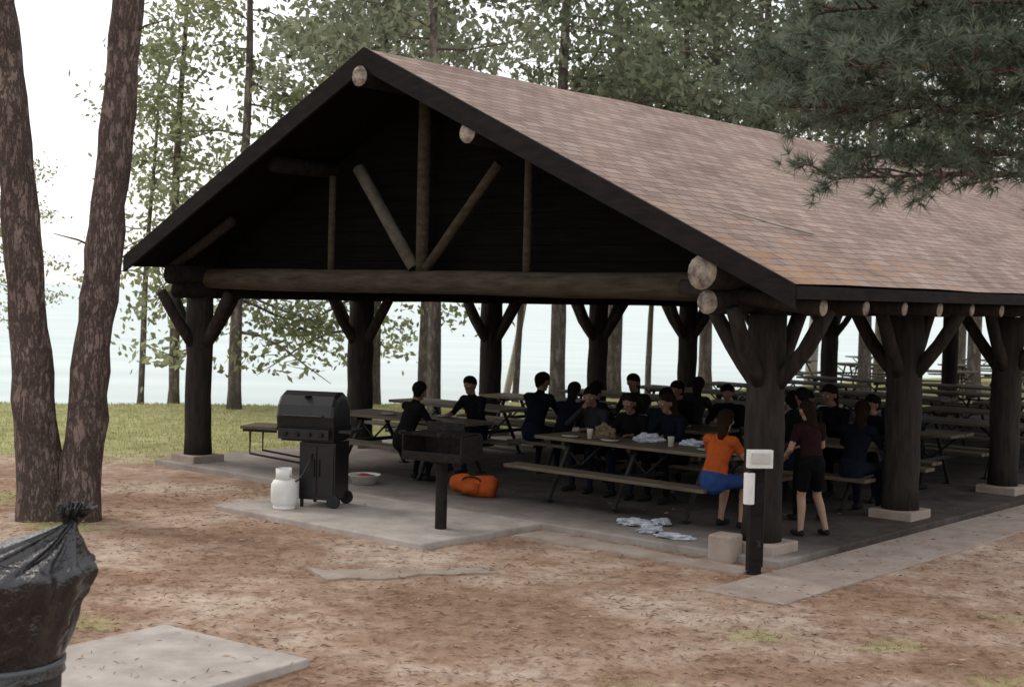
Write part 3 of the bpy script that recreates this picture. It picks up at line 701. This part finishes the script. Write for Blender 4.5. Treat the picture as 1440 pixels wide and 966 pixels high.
# ------------------------------------------------------------------ trees
def leafquads(C,sz,mat_i,mb):
    n=len(C); C=np.array(C)
    a=np.random.normal(size=(n,3)); a/=np.linalg.norm(a,axis=1)[:,None]
    b_=np.random.normal(size=(n,3)); b_-=a*(a*b_).sum(1)[:,None]; b_/=np.linalg.norm(b_,axis=1)[:,None]
    s=(np.random.uniform(.5,1.1,n)*sz)[:,None]
    P=np.stack([C-a*s,C-b_*s*.5,C+a*s,C+b_*s*.5],1).reshape(-1,3)
    o=len(mb.v); mb.v+=[tuple(p) for p in P.tolist()]; mb.f+=[(o+4*i,o+4*i+1,o+4*i+2,o+4*i+3) for i in range(n)]; mb.m+=[mat_i]*n
def tree_mesh(H,r0,cs,spread,nl,ncl,m,sz,bark,leaf,lean=(0,0),droop=0,seed=1,clr=.45):
    random.seed(seed); np.random.seed(seed)
    mb=MB()
    ph=R(0,9)
    def tp(t): return Vector((lean[0]*t*H+.12*math.sin(t*7+ph)*t,lean[1]*t*H+.12*math.cos(t*6+ph)*t,t*H-.15))
    mb.tube([tp(t) for t in np.linspace(0,1,22)],[r0*(1.25 if t==0 else 1)*(1-t)**.8+.015 for t in np.linspace(0,1,22)],10,0,.12)
    C=[]
    for k in range(nl):
        u=(k+R(0,1))/nl; t=(cs+(H*.98-cs)*u)/H; b0=tp(t); az=R(0,2*PI)
        L=spread*(1-.75*u)*R(.6,1.15)*(.75+.5*min(1,u*4))
        dr=Vector((math.cos(az),math.sin(az),R(.0,.35)-droop*(1-u)))
        pts=[b0+dr*L*q+Vector((0,0,-droop*.4*L*q*q+.1*math.sin(q*5+k))) for q in(0,.25,.5,.75,1)]
        rb=max(.012,r0*.28*(1-t)+.01); mb.tube(pts,[rb,rb*.8,rb*.6,rb*.4,rb*.15],5,0)
        for j in range(ncl):
            q=R(.25,1.05); p=pts[0].lerp(pts[-1],q) if q<1 else pts[-1]
            off=Vector((R(-1,1),R(-1,1),R(-.5,.5)))*L*.25
            e=p+off; mb.tube([p,e],[rb*.3,.004],3,0)
            g=np.random.normal(size=(m,3))*np.array([clr,clr,clr*.5])*R(.6,1.2)
            C.append(np.array(e)[None]+g)
    leafquads(np.concatenate(C),sz,1,mb)
    return mb.mesh('tree',[bark,leaf])
TV={
 'birch1':tree_mesh(12,.13,1.6,3.2,28,5,34,.11,'barkfar','leafB',(.02,.01),.45,11,.38),
 'birch2':tree_mesh(11,.11,2.6,2.6,24,5,32,.11,'barkfar','leafB',(-.03,0),.2,12,.38),
 'pineA':tree_mesh(15,.17,4.2,3.6,28,6,38,.13,'barkfar','leafC',(.01,.0),.1,13,.42),
 'pineB':tree_mesh(14,.15,4.6,3.3,28,6,38,.13,'barkfar','leafC',(-.015,.01),0,14,.42),
 'pineC':tree_mesh(15,.18,3.6,4.2,32,6,42,.13,'barkfar','leafA',(.0,.0),.15,15,.42),
 'thin':tree_mesh(9,.07,3.2,2.0,16,5,24,.10,'barkfar','leafB',(.05,0),.1,16,.38),
 'pale':tree_mesh(12,.17,4.4,3.0,24,6,34,.12,'barkpale','leafB',(.05,.0),.1,17,.4),
 'lean':tree_mesh(9,.08,4,2.2,16,5,24,.10,'barkpale','leafB',(.18,0),.1,18,.38),
}
random.seed(99)
def put(kind,X,Y,s=1,h=None,name='pine_tree'):
    obj(name,TV[kind],mw=Matrix.Translation((X,Y,gz(X,Y)))@Matrix.Rotation(R(0,6.28) if h is None else h,4,'Z')@Matrix.Scale(s,4))
put('birch1',-5.9,29.5,1,.3,'birch_tree'); put('birch2',-7.6,31.2,1.0,2,'birch_tree'); put('thin',-8.3,31,.9,1,'birch_tree')
put('birch1',-3.6,31.8,1.05,3.6,'birch_tree'); put('pineA',-3.3,33,.95,0); put('pineB',-1.45,26.2,.9,1)
put('pineB',-2.0,32,1.0,2.6); put('pineC',1.05,31.8,1,.4); put('thin',.1,33.5,1,0,'birch_tree'); put('lean',-.2,36.0,1,.1,'birch_tree')
put('pineC',2.6,35.5,1.1,1.9); put('thin',3.0,39,1,4,'birch_tree'); put('thin',3.9,39.5,1.1,5,'birch_tree'); put('pineA',5.6,40,1.1,4.4); put('pineB',4.7,37.5,1.0,.9)
put('pineC',7.6,42.5,1.15,3.1); put('pale',9.6,44.5,1.1,0,'birch_tree'); put('pale',10.3,45.2,1.1,.5,'birch_tree'); put('pineB',12.2,46,1.15,2.2); put('pineA',9.8,38.5,1.05,5.2)
put('pineC',13.5,40.5,1.1,0.2); put('pineA',15.5,48,1.2,1.2); put('thin',14.6,50,1.2,3,'birch_tree'); put('pineB',17.5,42,1.1,2.7)
put('pineA',22,38,1.1,.7); put('pineC',19,31,1.,2); put('pineA',7.0,39.5,1,2.2); put('thin',-10.9,30.8,.62,2.4,'birch_tree')
# twin trunk pine (left foreground)
random.seed(5); np.random.seed(5)
mb=MB()
def trunk(base,tips,r):
    pts=[];rad=[]
    for t in np.linspace(0,1,60):
        p=Vector(base).lerp(Vector(tips),t); p+=Vector((.05*math.sin(t*9+r*20),.05*math.cos(t*8),0)); pts.append(p)
        rad.append(r*(1-.75*t)*(1+.35*math.exp(-t*40))*(1+.03*math.sin(t*70)))
    mb.tube(pts,rad,32,0,.22); return pts
tl=trunk((-4.98,15.0,-.25),(-6.75,15.4,14.5),.235); tr=trunk((-4.66,15.0,-.25),(-3.72,15.6,15),.225)
C=[]
for pts in(tl,tr):
    for k in range(30):
        i=random.randint(30,59); b0=pts[i]; u=(i-30)/30; az=R(0,2*PI); L=R(1.5,3.2)*(1-.6*u)
        e=b0+Vector((math.cos(az)*L,math.sin(az)*L,R(-.1,.6))); mb.tube([b0,b0.lerp(e,.5)+Vector((0,0,.1)),e],[.035,.02,.006],5,0)
        for j in range(5):
            p=b0.lerp(e,R(.35,1.05))+Vector((R(-.4,.4),R(-.4,.4),R(-.2,.3))); C.append(np.array(p)[None]+np.random.normal(size=(30,3))*[.3,.3,.16])
for z,i,d in((3.4,12,-1),(5.4,21,1)):
    b0=tr[i]; mb.tube([b0,b0+Vector((d*.25,-.1,.12)),b0+Vector((d*.5,-.15,.18))],[.018,.011,.004],6,0)
leafquads(np.concatenate(C),.10,1,mb)
obj('pine_tree',mb.mesh('twin',['bark','leafA']))
# right foreground pine with boughs
random.seed(21); np.random.seed(21)
mb=MB(); tb=Vector((6.2,10.0,0))
mb.tube([tb+Vector((.1*math.sin(z*.6),.08*math.cos(z*.5),z)) for z in np.linspace(-.2,13,30)],[.24*(1-.8*z/13)+.02 for z in np.linspace(0,13,30)],20,0,.15)
def tuft(p,d,n=22,l=.11,w=.0036):
    for _ in range(n):
        v=(d*.7+Vector((R(-1,1),R(-1,1),R(-.8,1)))).normalized(); L=l*R(.7,1.15)
        s=v.cross(Vector((R(-1,1),R(-1,1),R(-1,1)))).normalized()*w
        o=len(mb.v); mb.v+=[tuple(p-s),tuple(p+s),tuple(p+v*L)]; mb.f.append((o,o+1,o+2)); mb.m.append(1)
def bough(a,e,sag=.2,ntw=12,twl=.55,dens=8,t0=.5,n=22,w=.0042):
    a=Vector(a);e=Vector(e);P=lambda t:a.lerp(e,t)+Vector((0,0,-sag*math.sin(t*PI)+.03*math.sin(t*11)))+Vector((0,.08*math.sin(t*6),0))
    mb.tube([P(t) for t in np.linspace(0,1,12)],[.035*(1-t)+.007 for t in np.linspace(0,1,12)],7,0)
    d=(e-a).normalized(); sd=d.cross(Vector((0,0,1))).normalized()
    for k in range(ntw):
        t=t0+(1-t0)*(k+R(0,1))/ntw; b0=P(min(t,1)); s=random.choice((-1,1))
        v=(d*R(.4,1)+sd*s*R(.2,1)+Vector((0,0,R(-.35,.45)))).normalized(); L=twl*R(.5,1.15)*(1.15-t*.5)
        b1=b0+v*L; mb.tube([b0,b0.lerp(b1,.5)+Vector((0,0,.02)),b1],[.010,.007,.004],5,0)
        for j in range(dens):
            q=b0.lerp(b1,R(.2,1.02)); vv=(v+Vector((R(-.6,.6),R(-.6,.6),R(-.4,.5)))).normalized(); qq=q+vv*R(.03,.16)
            tuft(qq,vv,n,.11,w)
tx=6.2
for a,e,sg,nt_ in [((tx,10,3.95),(1.70,9.0,3.78),.08,34),((tx,10,4.05),(1.75,9.4,3.92),.06,32),((tx,10,3.5),(2.05,9.1,3.34),.04,24),((tx,10,4.4),(1.62,9.3,4.10),.05,32),((tx,10,4.8),(1.95,9.0,4.40),.05,26),
                   ((tx,10,4.2),(2.0,8.6,3.98),.08,28),((tx,10,5.3),(2.2,9.4,4.70),.0,24),((tx,10,5.2),(2.5,8.6,4.5),.0,22),((tx,10,4.6),(2.2,9.6,4.22),.05,28),((tx,10,5.0),(2.0,9.8,4.35),.0,24),
                   ((tx,10,3.6),(2.3,9.5,3.52),.04,22),((tx,10,4.1),(2.2,9.0,4.2),.05,26)]:
    bough(a,e,sg,nt_,.5,11,.5,20)
for k in range(20):
    z=R(4.8,12.5); az=R(-1.2,4.2); L=R(1.5,3.0)*(1.2-z/14); bough((tx,10,z),(tx+math.cos(az)*L,10+math.sin(az)*L,z+R(-.2,.5)),.05,7,.6,5,.28,8,.008)
obj('pine_tree',mb.mesh('fg_pine',['bark','needle']))
# ------------------------------------------------------------------ needle litter & grass
random.seed(3)
def inslab(X,Y):
    l=WI@Vector((X,Y,0))
    return (-9.8<l.x<.5 and -.4<l.y<19.4) or (-5.95<l.x<-2.5 and -2.3<l.y<0)
mb=MB()
for k in range(24000):
    Y=5+13*random.random()**1.3; X=R(-.42,.42)*Y
    if inslab(X,Y) and random.random()>.02: continue
    t=R(0,PI); L=R(.02,.05); z=max(gz(X,Y),-.01 if inslab(X,Y) else -9)+R(.004,.02)
    pd=Vector((X,Y,0))-PC
    if 0<pd.dot(s1)<1.55 and pd.dot(s2)>0:
        if random.random()>.10: continue
        z=-.018
    w=R(.0015,.004) if random.random()<.88 else R(.006,.013)
    dx,dy=math.cos(t)*L,math.sin(t)*L; nx_,ny_=-math.sin(t)*w,math.cos(t)*w
    mb.add([(X-dx,Y-dy,z),(X+nx_,Y+ny_,z+R(0,.012)),(X+dx,Y+dy,z+R(-.002,.01)),(X-nx_,Y-ny_,z)],[(0,1,2,3)])
M['litter']=leafmat('needle_litter_mat',(.10,.055,.035),(.50,.34,.23),0.0)
obj('pine_needle_litter',mb.mesh('litter',['litter'],False))
mb=MB(); cnt=0
while cnt<36000:
    if random.random()<.5: Y=19+13*random.random(); X=R(-.45,.1)*Y
    else: Y=7+12*random.random(); X=R(-.42,.45)*Y
    if inslab(X,Y): cnt+=.2; continue
    v=lawn(X,Y)
    cnt+=.25
    if random.random()>v-.03: continue
    cnt+=1
    h=R(.025,.07); z=gz(X,Y); t=R(0,PI); w=.005 if Y<15 else .009
    lx,ly=R(-.03,.03),R(-.03,.03)
    mb.add([(X-math.cos(t)*w,Y-math.sin(t)*w,z-.01),(X+math.cos(t)*w,Y+math.sin(t)*w,z-.01),(X+lx,Y+ly,z+h)],[(0,1,2)])
M['grass']=leafmat('grass_mat',(.20,.23,.09),(.52,.50,.26),.35)
obj('lawn_grass',mb.mesh('grass',['grass'],False))
# ------------------------------------------------------------------ world, sun, camera
w=bpy.data.worlds.new('World'); scene.world=w; w.use_nodes=True; nt=w.node_tree
bg=nt.nodes['Background']; out=nt.nodes['World Output']
sky=nt.nodes.new('ShaderNodeTexSky'); sky.sky_type='NISHITA'; sky.sun_disc=False
sky.sun_elevation=math.radians(50); sky.sun_rotation=math.radians(-60); sky.dust_density=4; sky.air_density=1
nt.links.new(sky.outputs[0],bg.inputs[0]); bg.inputs[1].default_value=.05
b2=nt.nodes.new('ShaderNodeBackground'); b2.inputs[0].default_value=(1,.985,.965,1); b2.inputs[1].default_value=1.12
ad=nt.nodes.new('ShaderNodeAddShader'); nt.links.new(bg.outputs[0],ad.inputs[0]); nt.links.new(b2.outputs[0],ad.inputs[1]); nt.links.new(ad.outputs[0],out.inputs[0])
sd=bpy.data.lights.new('sun','SUN'); sd.energy=.9; sd.angle=math.radians(14); sd.color=(1,.95,.88)
so=bpy.data.objects.new('sun',sd); COL.objects.link(so)
az=math.radians(-60); el=math.radians(50)
dirv=Vector((math.sin(az)*math.cos(el),math.cos(az)*math.cos(el),math.sin(el)))
so.rotation_euler=dirv.to_track_quat('Z','Y').to_euler(); so.location=dirv*50
cd=bpy.data.cameras.new('camera'); cam=bpy.data.objects.new('camera',cd); COL.objects.link(cam)
cd.sensor_width=36; cd.lens=48.75; cd.clip_end=12000; cd.clip_start=.1
cd.dof.use_dof=True; cd.dof.focus_distance=15.0; cd.dof.aperture_fstop=2.8
cam.matrix_world=Matrix.Translation((0,0,2.5))@Matrix.Rotation(math.radians(90-2.03),4,'X')@Matrix.Rotation(math.radians(1.4),4,'Z')
scene.camera=cam
scene.view_settings.view_transform='Standard'; scene.view_settings.look='None'; scene.view_settings.exposure=0
print('objs',len(bpy.data.objects))
